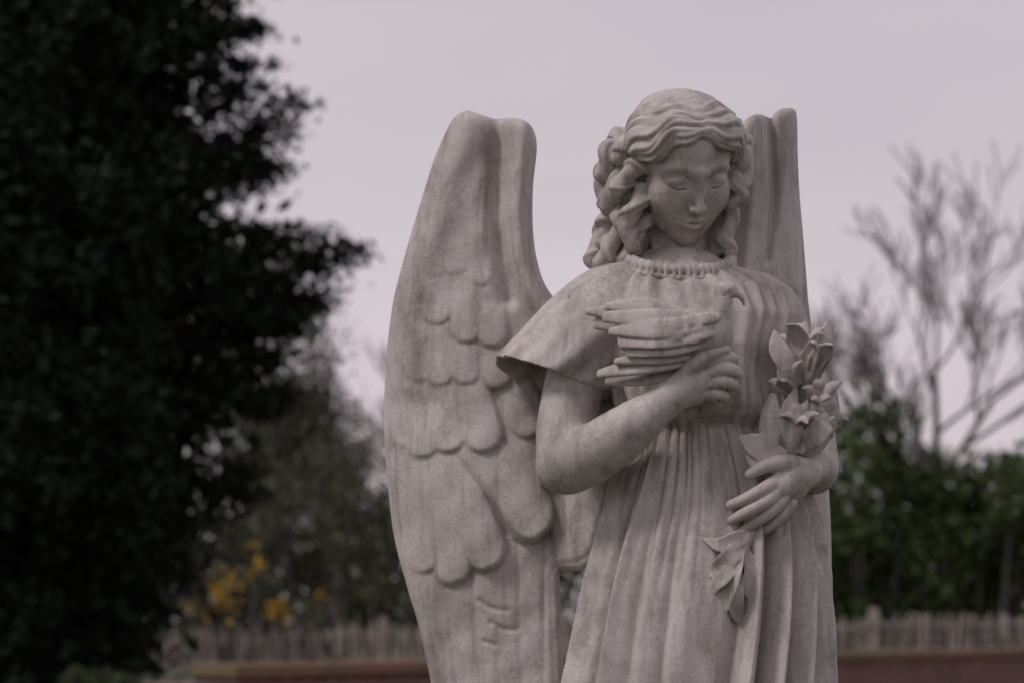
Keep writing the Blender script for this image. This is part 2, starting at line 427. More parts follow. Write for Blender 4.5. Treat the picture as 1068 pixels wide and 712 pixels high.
# ------------------------------------------------------------------ SKIRT
st=np.array([(432,735,66,2,44),(446,735,75,2,52),(462,737,83,3,57),(500,741,98,5,64),(540,743,109,6,69),(600,741,122,8,76),(660,737,131,8,82),(712,732,138,8,88),(800,728,148,8,98),(1000,726,160,8,115),(1183,726,172,8,130)],float)
ys=np.concatenate([np.arange(434,760,1.2),np.linspace(760,1183,120)]); nth=760
TH=np.linspace(-math.pi,math.pi,nth,endpoint=False)
cx,rx,cz,rz=[np.interp(ys,st[:,0],st[:,i])[:,None] for i in range(1,5)]
f=np.zeros((len(ys),nth))
t=((ys-450)/262.)[:,None]; tg=np.clip(t,0,1.6)
def ang(x,y):
    c=np.interp(y,st[:,0],st[:,1]); r=np.interp(y,st[:,0],st[:,2]); return math.asin(np.clip((x-c)/r,-.99,.99))
def addf(a0,a1,w0,w1,amp,y0=440,y1=2000,p=1.6,bend=0,fade=60):
    ca=a0+(a1-a0)*tg+bend*np.sin(np.clip(t,0,1)*math.pi)
    w=w0+(w1-w0)*np.clip(t,0,1)
    d=(TH[None,:]-ca+math.pi)%(2*math.pi)-math.pi
    env=np.clip((ys[:,None]-y0)/fade,0,1)*np.clip((y1-ys[:,None])/120,0,1)
    env=env*env*(3-2*env)
    return amp*env*np.exp(-np.abs(d/w)**p)
fl=[(664,594,.08,.12,12,-.10,440),(677,614,.05,.055,-11,-.10,450),(684,628,.05,.08,9,-.08,470),(694,648,.045,.055,-7,-.05,500),(702,664,.05,.09,5,-.04,470),(710,684,.03,.04,-4,-.02,470),(722,702,.06,.10,3.5,0,455),(744,734,.05,.09,3,.02,560),
    (758,752,.04,.06,-7,0,490),(767,768,.04,.06,13,0,470),(777,786,.03,.05,-22,0,480),(784,801,.035,.055,13,.01,460),(791,816,.03,.05,-15,.02,500),(797,830,.04,.06,13,.03,455),(803,843,.03,.045,-13,.03,485),(807,854,.04,.07,11,.04,450),(809,862,.03,.05,-7,.02,520)]
for x0,x1,w0,w1,am,be,y0 in fl:
    f+=addf(ang(x0,450),ang(x1,712),w0,w1,am,bend=be,y0=y0,fade=110)
for i in range(34):
    a=math.radians(95+170*(i+.5)/34+random.uniform(-2,2)); a=(a+math.pi)%(2*math.pi)-math.pi
    f+=addf(a,a+random.uniform(-.05,.05),.04,.06,random.choice([-6,5,7,8]))
for i in range(60):
    a=random.uniform(-1.5,1.5); f+=addf(a,a*random.uniform(1.1,1.4),.018,.04,random.uniform(1.0,3.4)*random.choice([-1,1]),y0=425,y1=random.choice([random.uniform(500,560),random.uniform(520,700)]),fade=25)
for i in range(10):
    a=random.uniform(-1.3,1.3); f+=addf(a,a*1.1+random.uniform(-.35,.15),.03,.06,random.uniform(1,2.4)*random.choice([-1,1]),y0=random.uniform(470,600),y1=random.uniform(640,900),fade=120)
kn=ang(690,620); f+=9*np.exp(-((TH[None,:]-kn)/.33)**2-((ys[:,None]-640)/95.)**2)
f+=.8*np.sin(TH[None,:]*9+ys[:,None]*.02)*np.sin(ys[:,None]*.013+2)
vx=cx+(rx+f)*np.sin(TH)[None,:]; vz=cz+(rz+f)*np.cos(TH)[None,:]; vy=np.repeat((HY-ys)[:,None],nth,1)
SVt=np.stack([vx,vy,vz],2).reshape(-1,3)
i,j=np.meshgrid(np.arange(len(ys)-1),np.arange(nth),indexing='ij'); j2=(j+1)%nth
SQt=np.stack([i*nth+j,(i+1)*nth+j,(i+1)*nth+j2,i*nth+j2],2).reshape(-1,4)
stat('skirt',SVt,SQt)
print('skirt',time.time()-T0)

# ------------------------------------------------------------------ ARM + HAND (dove)
G=Grid((545,650-525,-20),(785,650-350,140),1.0)
G.chain([P(612,350,2),P(597,410,14),P(590,455,24),P(592,484,34)],[32,31,31,29],4,n=12)
G.chain([P(592,482,34),P(612,476,54),P(645,455,78),P(680,428,94),P(704,410,100)],[30,30.5,28,21,17],10,n=14)
G.ell(P(576,492,26),(12,13,14),None,14)
G.chain([P(600,462,58),P(612,482,66),P(612,497,62)],[.8,1.2,.8],5,'s',n=6)
G.chain([P(702,411,100),P(716,403,104),P(733,393,106)],[16,17.5,15],7,n=6)
G.ell(P(726,405,100),(17,16,13),None,6)
fing=[[(732,383,112),(749,374,118),(763,373,112),(765,380,100)],
      [(736,391,112),(754,384,119),(768,388,112),(766,398,100)],
      [(735,401,110),(752,397,116),(765,401,109),(761,411,98)],
      [(730,411,106),(745,410,111),(756,413,105),(752,420,97)]]
for q,rd in zip(fing,([7.2,6.8,6.2,5.2],[7.4,7.0,6.4,5.4],[7.2,6.7,6.1,5.2],[6.7,6.0,5.4,4.6])):
    G.chain([P(*p) for p in q],rd,1.2,n=12)
G.chain([P(712,393,108),P(725,379,119),P(741,369,124),P(756,364,122)],[9,8.2,6.8,5.2],3,n=10)
V,Q=G.mesh(1); stat('arm_and_hand_holding_dove',V,Q)

# ------------------------------------------------------------------ DOVE
G=Grid((600,650-412,35),(795,650-278,158),0.9)
G.chain([P(660,352,86),P(690,352,98),P(718,350,106),P(738,349,108)],[16,23,27,24],3,n=10)
G.ell(P(736,351,112),(26,21,22),None,8)
G.chain([P(746,338,114),P(752,322,120),P(754,308,120)],[16,11,9.5],6,n=8)
G.ell(P(757,303,121),(11.5,9.5,10),None,2.5)
G.chain([P(766,305,122),P(773,310,121),P(776,318,118)],[4.6,3.0,1.4],1.8,n=6)
G.ell(P(760,301,130),(1.9,1.9,1.6),None,.6)
G.chain([P(766,302,126),P(759,307,130),P(752,310,128)],[.5,.6,.4],1.0,'s',n=5)
def blade(a,m,b,w,th,nor=(0,.15,1),k=1.5,curl=0.25,tip=.42):
    G.chain([P(*a),P(*m),P(*b)],[th,th,th*.65],k,n=12,width=[w*.6,w,w*tip],nor=nor,curl=curl)
# far wing and tail
blade((704,334,98),(657,328,92),(614,325,86),10,6)
blade((704,343,96),(660,339,92),(622,338,84),10,6,tip=.6)
blade((712,328,108),(672,321,106),(634,320,98),10,6)
# near wing: coverts over primaries
blade((738,356,126),(700,362,130),(656,367,117),9.5,5,tip=.6)
blade((736,350,130),(694,354,133),(648,357,118),10,5,tip=.6)
blade((734,342,131),(690,344,133),(638,346,116),10.5,5.5)
blade((730,334,128),(688,333,129),(632,331,112),10,6,tip=.6)
for (x,y) in ((735,333),(728,341),(732,349),(722,335),(716,344),(722,353),(708,338),(706,350)):
    blade((x+12,y-1,131),(x,y,136),(x-16,y+2,133),6.2,4,k=1.2,tip=.8)
# lower wing hanging over the hand
blade((735,372,108),(680,379,110),(626,390,92),12,6,nor=(0,.5,1))
blade((735,368,114),(690,372,118),(644,377,106),9,6,nor=(0,.4,1))
blade((720,381,100),(678,393,92),(634,398,80),10,5,nor=(0,.5,1))
V,Q=G.mesh(1); stat('dove',V,Q)
print('dove',time.time()-T0)

# ------------------------------------------------------------------ right forearm + hand
G=Grid((745,650-575,-45),(895,650-420,118),1.0)
G.chain([P(838,425,-10),P(846,470,-2),P(848,488,20),P(850,491,45)],[28,27,26,22],5,n=10)
for q in (0,1,2):
    G.chain([P(830+q*4,452+q*12,28+q*6),P(850+q*3,466+q*10,30+q*5),P(872,470+q*12,10+q*6)],[1.3,1.8,1.3],3,'s',n=6)
G.chain([P(852,489,45),P(845,492,62),P(830,498,76),P(815,506,82)],[17,15.5,17,14],5,n=8)
G.ell(P(824,506,76),(18,19,11),rotm(10,10,20),6)
fing=[[(812,499,86),(797,509,93),(779,519,92),(762,526,82)],
      [(813,509,86),(798,523,93),(780,533,91),(763,542,80)],
      [(818,518,83),(804,533,88),(789,544,85),(774,553,74)],
      [(825,525,78),(813,540,81),(801,550,77),(788,558,68)]]
for q,rd in zip(fing,([7.2,6.8,6.1,4.8],[7.4,7,6.2,4.8],[7.2,6.7,5.9,4.7],[6.6,6,5.2,4.2])):
    G.chain([P(*p) for p in q],rd,1.4,n=12)
G.chain([P(838,487,74),P(820,482,85),P(800,485,92),P(782,494,90)],[10,9,7.4,5.2],4,n=10)
V,Q=G.mesh(1); stat('arm_and_hand_holding_lilies',V,Q)

# ------------------------------------------------------------------ LILIES
G=Grid((722,650-662,15),(892,650-322,140),1.0)
def lily(c,d,size,npet=6,open_=.8,ph=0,w=.25):
    c=P(*c); d=nrm(d); a=nrm(np.cross(d,[.3,.2,1])); b=np.cross(d,a)
    G.chain([c-d*size*.55,c,c+d*size*.15],[size*.12,size*.2,size*.17],3,n=5)
    for i in range(npet):
        an=2*math.pi*i/npet+ph+random.uniform(-.25,.25); o=a*math.cos(an)+b*math.sin(an)
        L=size*random.uniform(.7,1.15); op=open_*random.uniform(.7,1.3); tw=np.cross(d,o)*random.uniform(-.25,.25)*L
        p=[c,c+d*L*.45+o*L*.25*op,c+d*L*.8+o*L*.55*op+tw*.5,c+d*L*(.98-.2*op)+o*L*.95*op+tw]
        G.chain(p,[3.4,3.2,2.8,1.6],2.0,n=10,width=[size*.13,size*w*random.uniform(.85,1.25),size*w*.8,1.8],nor=nrm(o-d*.4),curl=random.uniform(.1,.6))
lily((834,386,60),(.05,1,.2),48,5,.5,.3)
lily((844,394,68),(.35,1,.35),42,5,.45,.0)
lily((826,412,76),(-.45,.8,.5),34,4,.6,.6)
lily((848,420,72),(.25,.5,.9),30,5,.65,.2)
lily((852,440,58),(.5,.35,.7),26,4,.7,.9)
lily((832,442,82),(.0,.6,.9),26,5,.7,.4)
for a,b_,r in (((800,478,84),(806,414,92),11),((836,470,78),(852,398,80),9),((824,470,82),(832,425,90),9)):
    a=P(*a);b_=P(*b_); G.chain([a,a*.65+b_*.35,a*.3+b_*.7,b_],[r*.45,r,r*.95,r*.4],2,n=12)
def leaf(p,w,th=3.2,nor=(0,0,1),curl=.2):
    p=[P(*q) for q in p]; n=len(p)
    ww=[w*(.35+.65*math.sin(math.pi*min(1,(i+.35)/(n-.6)))) for i in range(n)]; ww[-1]=1.8
    G.chain(p,[th]*(n-1)+[1.5],1.8,n=14,width=ww,nor=nor,curl=curl)
leaf([(822,480,80),(800,470,90),(785,462,92),(771,455,88)],13)
leaf([(824,484,76),(806,482,88),(790,480,90),(776,468,86)],11)
leaf([(828,470,80),(822,445,90),(824,425,92),(830,404,88)],11,nor=(.3,0,1))
leaf([(845,475,60),(858,450,64),(866,425,62),(868,392,56)],12,nor=(.5,0,1))
leaf([(838,465,78),(848,455,88),(862,440,86),(868,455,80)],12)
leaf([(830,400,70),(820,378,78),(811,362,76),(808,345,72)],11)
leaf([(848,400,60),(854,372,62),(860,352,60),(864,334,56)],10,nor=(.3,0,1))
leaf([(838,400,66),(838,372,72),(836,352,70),(840,336,64)],10)
G.chain([P(842,420,66),P(830,460,70),P(812,500,64),P(790,540,66),P(772,562,74),P(764,600,80)],[6,7,8,7,6,5],3,n=20)
G.chain([P(850,430,56),P(840,470,58),P(820,510,58),P(796,545,62),P(780,565,70)],[5,6,6,6,4],3,n=16)
G.chain([P(782,555,74),P(768,580,82),P(765,610,84),P(768,640,80)],[8,9,7,3],4,n=12)
leaf([(784,556,76),(768,562,86),(752,568,88),(734,562,82)],9,curl=.4)
leaf([(776,568,82),(762,580,92),(748,594,88),(732,599,82)],10,nor=(.3,.4,1),curl=.4)
leaf([(772,576,86),(764,598,94),(757,622,90),(751,650,80)],11,nor=(-.4,0,1),curl=.5)
leaf([(776,572,82),(782,592,86),(780,612,86),(784,632,78)],9,nor=(.5,0,1),curl=.4)
leaf([(768,588,90),(756,602,96),(748,610,92),(740,622,84)],8,nor=(0,.6,1),curl=.4)
leaf([(770,600,90),(768,620,94),(768,638,88),(773,652,80)],8,nor=(.2,0,1),curl=.4)
V,Q=G.mesh(1); stat('lily_bouquet',V,Q)
print('lilies',time.time()-T0)

# ------------------------------------------------------------------ WINGS
def poly_sdf(px,py,poly):
    d=np.full(px.shape,1e9); ins=np.zeros(px.shape,bool); n=len(poly)
    for i in range(n):
        a=poly[i]; b=poly[(i+1)%n]; e=b-a
        wx=px-a[0]; wy=py-a[1]; t=np.clip((wx*e[0]+wy*e[1])/(e@e+1e-9),0,1)
        d=np.minimum(d,(wx-t*e[0])**2+(wy-t*e[1])**2)
        c=((a[1]>py)!=(b[1]>py))&(px<(b[0]-a[0])*(py-a[1])/(b[1]-a[1]+1e-12)+a[0])
        ins^=c
    d=np.sqrt(d); return np.where(ins,-d,d)
def line_d(px,py,pts):
    pts=cat(pts,24); d=np.full(px.shape,1e9)
    for a,b in zip(pts[:-1],pts[1:]):
        e=b-a; wx=px-a[0]; wy=py-a[1]; t=np.clip((wx*e[0]+wy*e[1])/(e@e+1e-9),0,1)
        d=np.minimum(d,(wx-t*e[0])**2+(wy-t*e[1])**2)
    return np.sqrt(d)
def blur(h,n=2):
    for _ in range(n):
        for ax in (0,1):
            a=np.concatenate([h.take([0],ax),h,h.take([-1],ax)],ax)
            m=h.shape[ax]
            h=.25*a.take(range(0,m),ax)+.5*a.take(range(1,m+1),ax)+.25*a.take(range(2,m+2),ax)
    return h
def feather(h,px,py,a,b,w,lift,base=0.0,bend=0.0):
    a=np.array(a,float)+rng.normal(0,3,2); b=np.array(b,float)+rng.normal(0,3,2); L=np.linalg.norm(b-a); u=(b-a)/L; v=np.array([-u[1],u[0]])
    s=((px-a[0])*u[0]+(py-a[1])*u[1])/L; t=((px-a[0])*v[0]+(py-a[1])*v[1])
    t=t-bend*L*np.sin(np.clip(s,0,1)*math.pi)
    tip=1-(w*.95)/L
    ww=np.where(s<tip,w*(.75+.25*np.clip(s/tip,0,1)),w*np.sqrt(np.clip(1-((s-tip)/(1-tip+1e-9))**2,0,1)))
    inside=(s>0)&(s<1)&(np.abs(t)<ww)
    q=np.clip(1-(np.abs(t)/(ww+1e-6))**2,0,1)
    edge=np.minimum((ww-np.abs(t)),(1-s)*L); ed=np.clip(edge/7.0,0,1); ed=np.sqrt(1-(1-ed)**2)
    prof=lift*(.15+.85*np.clip(s,0,1)**1.1)*(.5+.5*np.sqrt(q))*ed
    return np.where(inside,np.maximum(h,base+prof),h)
def wing(name,poly,zc,thick,relief,h=1.1):
    poly=cat(np.array(poly+[poly[0]],float),len(poly)*4)[:-1]
    lo=poly.min(0)-6; hi=poly.max(0)+6
    xs=np.arange(lo[0],hi[0],h); yy=np.arange(lo[1],hi[1],h)
    PX,PY_=np.meshgrid(xs,yy[::-1],indexing='ij')
    sd=poly_sdf(PX,PY_,poly); rl=blur(relief(PX,PY_,sd),3); zz=zc(PX,PY_)
    G=Grid((xs[0],0,-34),(xs[-1],h*(len(yy)-1),50),h)
    G.n=np.array([len(xs),len(yy),len(G.ax[2])])
    zax=G.ax[2][None,None,:]
    th=thick(PX,PY_)
    fr=zax-(th+rl)[:,:,None]; bk=-th[:,:,None]*.8-zax
    a=np.maximum(fr,bk); b=sd[:,:,None]; k=16.0
    hh=np.maximum(k-np.abs(a-b),0)/k; F=np.maximum(a,b)+hh*hh*k*.25
    G.F=F.astype(np.float32)
    V,Q=G.mesh(1)
    fx=np.clip((V[:,0]-xs[0])/h,0,len(xs)-1.001); fy=np.clip(V[:,1]/h,0,len(yy)-1.001)
    i=fx.astype(int); j=fy.astype(int); u=fx-i; v=fy-j
    zi=zz[i,j]*(1-u)*(1-v)+zz[i+1,j]*u*(1-v)+zz[i,j+1]*(1-u)*v+zz[i+1,j+1]*u*v
    scr_y=yy[-1]-V[:,1]; z=V[:,2]+zi; f=1-z/D
    return stat(name,np.stack([HX+(V[:,0]-HX)*f,(HY-scr_y)*f,z],1),Q)
LW=[(487,115),(500,119),(514,123),(528,123),(545,125),(556,135),(560,155),(556,195),(556,240),(561,275),(572,303),(600,335),(640,380),(655,450),(648,510),(634,545),(626,578),(608,594),(590,597),(584,602),(586,650),(588,720),(586,800),(578,880),(560,950),(535,990),(515,985),(495,930),(472,830),(455,740),(445,690),(436,650),(424,610),(411,560),(404,500),(401,450),(401,410),(404,360),(411,310),(424,260),(439,210),(454,163),(469,130),(478,119)]
def lz(px,py): return -62-(590-px)*.36+18*np.sin(np.clip((px-400)/190,0,1)*math.pi)+np.clip((330-py)/220,0,1)*18-np.clip((py-500)/500,0,1)*20
def lt(px,py): return 13+6*np.exp(-((py-330)/260.)**2)
def lrel(px,py,sd):
    h=np.zeros(px.shape)
    for a,b,w in (((428,520),(452,790),15),((447,540),(480,880),16),((472,550),(512,940),18),((500,560),(532,975),18),((530,560),(548,960),18),((558,560),(562,930),18),((584,560),(582,860),18)):
        h=feather(h,px,py,a,b,w,12)
    for a,b,w,l,bn in (((412,470),(448,600),17,8,-.03),((420,440),(474,612),22,11,-.04),((432,440),(516,594),25,14,-.05),((585,430),(652,560),30,15,0),((560,450),(612,600),34,19,-.05),((500,470),(560,566),22,13,-.02),
        ((460,430),(570,556),30,20,-.05)):
        h=feather(h,px,py,a,b,w,l,bend=bn)
    for a,b,w,l in (((418,380),(420,470),18,5),((428,370),(442,482),21,8),((520,420),(576,500),24,15),((450,380),(470,478),22,11),((485,380),(506,470),24,15),((528,380),(560,452),24,14)):
        h=feather(h,px,py,a,b,w,l)
    h2=np.zeros(px.shape)
    for a,b,w,l in (((432,320),(438,400),17,6),((456,330),(458,405),17,8),((482,340),(486,400),18,10),((512,350),(522,404),20,12),((462,270),(460,345),16,7),((486,280),(486,352),17,9),((512,290),(514,362),18,9),
        ((456,225),(452,288),14,5),((478,220),(475,290),15,6),((500,230),(498,298),15,7)):
        h2=feather(h2,px,py,a,b,w,l*.85)
    h=np.maximum(h,h2*np.clip((py-225)/120,0.1,1))
    h=h*np.clip((py-200)/110,.0,1)
    h+=7*np.exp(-((py-380)/170.)**2-((px-500)/50.)**2)
    d=line_d(px,py,[(546,130),(544,170),(540,220),(544,270),(560,310),(590,350)]); h=np.maximum(h,20*np.exp(-(d/14)**2))
    d=line_d(px,py,[(490,122),(478,160),(462,210),(446,260),(428,320),(418,400)]); h+=9*np.exp(-(d/16)**2)
    d=line_d(px,py,[(518,118),(521,160),(519,210),(522,260),(530,310)]); h-=12*np.exp(-(d/10)**2)
    d=line_d(px,py,[(503,190),(498,240),(506,300)]); h-=1.2*np.exp(-(d/3.)**2)
    for pts in ([(500,625),(512,633),(530,636)],[(512,648),(524,655),(538,656)],[(505,668),(516,672)]):
        d=line_d(px,py,pts); h-=2.5*np.exp(-(d/2.2)**2)
    h+=1.2*np.sin(px*.11+py*.05)*np.sin(py*.07)
    d=np.abs(-sd-10); h-=1.5*np.exp(-(d/2.6)**2)*np.clip((py-200)/200,0,1)
    return h
wing('wing_a',LW,lz,lt,lrel)
RW=[(772,132),(780,123),(790,119),(799,120),(805,117),(818,112),(829,114),(832,125),(833,160),(835,200),(838,240),(842,285),(846,330),(856,410),(864,480),(868,560),(869,640),(869,720),(866,800),(855,900),(835,980),(815,990),(795,930),(780,800),(770,600),(760,400),(762,300),(766,200),(769,150)]
def rz_(px,py): return -52-(px-768)*1.15+np.clip((330-py)/220,0,1)*10
def rt(px,py): return 10+0*px
def rrel(px,py,sd):
    h=np.zeros(px.shape)
    for a,b,w in (((800,560),(800,940),18),((825,540),(825,960),18),((850,500),(856,900),18)): h=feather(h,px,py,a,b,w,6)
    for a,b,w in (((818,270),(826,372),14),((838,320),(848,430),13),((812,340),(820,460),16)): h=feather(h,px,py,a,b,w,6)
    d=line_d(px,py,[(786,126),(789,180),(785,240),(780,300)]); h=np.maximum(h,24*np.exp(-(d/11)**2))
    d=line_d(px,py,[(803,112),(805,160),(807,210),(800,270)]); h-=12*np.exp(-(d/5)**2)
    d=line_d(px,py,[(822,118),(822,200),(830,300)]); h+=6*np.exp(-(d/9)**2)
    h+=1.2*np.sin(py*.05+px*.1)
    return h
wing('wing_b',RW,rz_,rt,rrel)
print('wings',time.time()-T0)

# ------------------------------------------------------------------ PEDESTAL
def box(name,c,sz,mat,parent,bevel=.01,rot=0):
    x,y,z=[q/2 for q in sz]
    V=np.array([(a,b,cc) for a in (-x,x) for b in (-y,y) for cc in (-z,z)]); F=np.array([(0,1,3,2),(4,6,7,5),(0,4,5,1),(2,3,7,6),(0,2,6,4),(1,5,7,3)])
    ca,sa=math.cos(rot),math.sin(rot)
    V=np.stack([V[:,0]*ca-V[:,1]*sa,V[:,0]*sa+V[:,1]*ca,V[:,2]],1)+np.array(c)
    o=mesh_obj(name,V,F,mat,parent,smooth=False)
    if bevel:
        b=o.modifiers.new('b','BEVEL'); b.width=bevel; b.segments=3
    return o
STONE=simple_noise_mat('pedestal_stone',(.2,.18,.16),(.36,.32,.30),9)
ped=empty('stone_pedestal',((727-HX)*S,0,0))
px_=(727-HX)*S
for nm,zc_,hh,w in (('lower_step',.075,.15,1.15),('upper_step',.215,.126,.95),('die',.485,.41,.72),('cornice',.715,.045,.82),('cap',.768,.058,.78)):
    box(nm,(px_,0.02,zc_),(w,w*.9,hh),STONE,ped,.012)

# ------------------------------------------------------------------ GROUND + WALL
O=np.array([-1.83,11.24]); dr=nrm([6.29,9.0]); nn=np.array([-dr[1],dr[0]])
ss=np.array([-160,-60,-30,-20,-14,-10,-7,-5,-3.5,-2.5,-1.8,-1.2,-.8,-.5,-.3,-.1,.1,.3,.6,1,1.5,2,3,4,6,8,10,13,17,22,30,45,80,150,300])
tt=np.concatenate([[-300,-100,-50,-30],np.arange(-20,40,1.0),[45,60,90,150,300]])
Vg=[]
for s in ss:
    for t in tt:
        p=O+nn*s+dr*t
        if t>-.3: u=1.0 if s>0 else 0.0
        else: u=np.clip((s+1.2)/2.6,0,1); u=u*u*(3-2*u)
        Vg.append((p[0],p[1],u*1.0+.02*math.sin(p[0]*1.3)*math.cos(p[1]*.9)*(abs(s)>.4)))
nt_=len(tt); i,j=np.meshgrid(np.arange(len(ss)-1),np.arange(nt_-1),indexing='ij')
Qg=np.stack([i*nt_+j,(i+1)*nt_+j,(i+1)*nt_+j+1,i*nt_+j+1],2).reshape(-1,4)[:,::-1]
mesh_obj('ground',Vg,Qg,simple_noise_mat('grass_ground',(.02,.025,.01),(.055,.06,.025),6,.95,.6))
bm_,nt,b=newmat('red_brick'); L=nt.links.new
tc=nt.nodes.new('ShaderNodeTexCoord'); br=nt.nodes.new('ShaderNodeTexBrick')
br.inputs['Color1'].default_value=(.28,.095,.075,1); br.inputs['Color2'].default_value=(.15,.06,.05,1); br.inputs['Mortar'].default_value=(.26,.20,.18,1)
br.inputs['Scale'].default_value=1; br.inputs['Brick Width'].default_value=.22; br.inputs['Row Height'].default_value=.075; br.inputs['Mortar Size'].default_value=.01
L(tc.outputs['UV'],br.inputs['Vector'])
nz=NZ(nt,3,4); L(tc.outputs['Object'],nz.inputs['Vector'])
c=mixc(nt,nz.outputs['Fac'],br.outputs['Color'],(.11,.055,.05)); L(c,b.inputs['Base Color']); b.inputs['Roughness'].default_value=.9
bmoss=simple_noise_mat('mossy_coping',(.24,.11,.085),(.10,.11,.04),1.8)
wall=empty('brick_wall',(O[0],O[1],0))
LW_=30.0; rot=math.atan2(dr[1],dr[0]); cw=O+dr*(LW_/2)
w=box('brick_courses',(cw[0],cw[1],.63),(LW_,.3,1.26),bm_,wall,0,rot)
uv=w.data.uv_layers.new(name='UVMap')
for l in w.data.loops:
    co=w.data.vertices[l.vertex_index].co; p=np.array([co.x,co.y])-O
    uv.data[l.index].uv=(p@dr+p@nn,co.z)
box('coping',(cw[0],cw[1],1.305),(LW_+.1,.38,.086),bmoss,wall,.015,rot)
box('end_pier',(O[0]-dr[0]*.26,O[1]-dr[1]*.26,.62),(.42,.42,1.24),bm_,wall,.01,rot)

# ------------------------------------------------------------------ FENCE
WOOD=simple_noise_mat('weathered_wood',(.18,.15,.135),(.46,.39,.36),5)
fe=empty('paling_fence',(0,30,1))
boxes=[]
def add_box(c,sx,sy,sz,lean=0):
    x,y,z=sx/2,sy/2,sz/2
    v=np.array([(a,b,cc) for a in (-x,x) for b in (-y,y) for cc in (-z,z)]); v[:,0]+=v[:,2]*lean
    boxes.append(v+np.array(c))
xL=-6.5; xR=10.5; x=xL
def ftop(x): return 1.50+(x-xL)/(xR-xL)*.30
while x<xR:
    hgt=ftop(x)+random.uniform(-.06,.05)-.96
    add_box((x,30+random.uniform(-.02,.02),.96+hgt/2),random.uniform(.04,.065),.022,hgt,random.uniform(-.12,.12))
    x+=random.uniform(.085,.14)
x=xL
while x<xR:
    add_box((x,30.05,.9+(ftop(x)-.78)/2),.12,.09,ftop(x)-.78); x+=random.uniform(1.8,2.6)
for k_ in range(9):
    xa=xL+k_*1.9
    for zz in (-.13,-.5): add_box((xa+.95,30.035,ftop(xa+.95)+zz),1.9,.02,.05)
Vb=np.vstack(boxes); base=np.array([(0,1,3,2),(4,6,7,5),(0,4,5,1),(2,3,7,6),(0,2,6,4),(1,5,7,3)])
Qb=np.vstack([base+8*i for i in range(len(boxes))]); mesh_obj('palings_and_rails',Vb,Qb,WOOD,fe,smooth=False)

# ------------------------------------------------------------------ TREES
def tubes(segs,sides=5):
    A=np.array([s[0] for s in segs]);B=np.array([s[1] for s in segs]);ra=np.array([s[2] for s in segs]);rb=np.array([s[3] for s in segs])
    d=B-A; d/=np.linalg.norm(d,axis=1)[:,None]+1e-9
    r=np.where(np.abs(d[:,2:3])>.9,np.array([[1.,0,0]]),np.array([[0,0,1.]])); u=np.cross(d,r); u/=np.linalg.norm(u,axis=1)[:,None]; v=np.cross(d,u)
    a=np.arange(sides)*2*math.pi/sides
    ca=np.cos(a)[None,:,None]; sa=np.sin(a)[None,:,None]
    off=u[:,None,:]*ca+v[:,None,:]*sa
    VA=A[:,None,:]+off*ra[:,None,None]; VB=B[:,None,:]+off*rb[:,None,None]
    V=np.concatenate([VA,VB],1).reshape(-1,3); n=len(segs)
    k=np.arange(sides); q=np.stack([k,(k+1)%sides,(k+1)%sides+sides,k+sides],1)
    return V,(q[None]+(np.arange(n)*2*sides)[:,None,None]).reshape(-1,4)
def grow(p,d,L,r,depth,segs,tips,kids=3,spread=.6,up=.12,wob=.14,shrink=.68,rmin=.004):
    n=4; p=np.array(p,float); d=nrm(d); r0=r
    for i in range(n):
        d=nrm(d+np.array([random.gauss(0,wob),random.gauss(0,wob),random.gauss(0,wob)+up]))
        q=p+d*L/n; r1=max(rmin,r0*(1-.28*(i+1)/n)); segs.append((p,q,max(r,rmin),r1)); p=q; r=r1
        if depth>0 and i>=1:
            for c in range(1 if i<n-1 else kids-1):
                ax=nrm(np.cross(d,[random.gauss(0,1) for _ in range(3)]))
                an=random.uniform(.5,1.15)*spread
                nd=d*math.cos(an)+ax*math.sin(an)
                grow(p,nd,L*shrink*random.uniform(.75,1.15),r*.66,depth-1,segs,tips,kids,spread,up,wob,shrink,rmin)
    if depth<=1: tips.append(p)
def leaves(C,size,asp=.6):
    n=len(C); a=rng.normal(size=(n,3)); a/=np.linalg.norm(a,axis=1)[:,None]; b=rng.normal(size=(n,3)); b=np.cross(a,b); b/=np.linalg.norm(b,axis=1)[:,None]
    s=(size*rng.uniform(.6,1.3,n))[:,None] if np.ndim(size)==0 else (np.asarray(size)*rng.uniform(.6,1.3,n))[:,None]
    a=a*s*.5; b=b*s*.5*asp
    V=np.stack([C-a,C-b*1.0,C+a,C+b],1).reshape(-1,3)
    return V,np.arange(n*4).reshape(-1,4)
BARK=simple_noise_mat('bark',(.05,.04,.035),(.12,.10,.09),12)
BARKL=simple_noise_mat('pale_twigs',(.14,.11,.10),(.27,.22,.21),12)

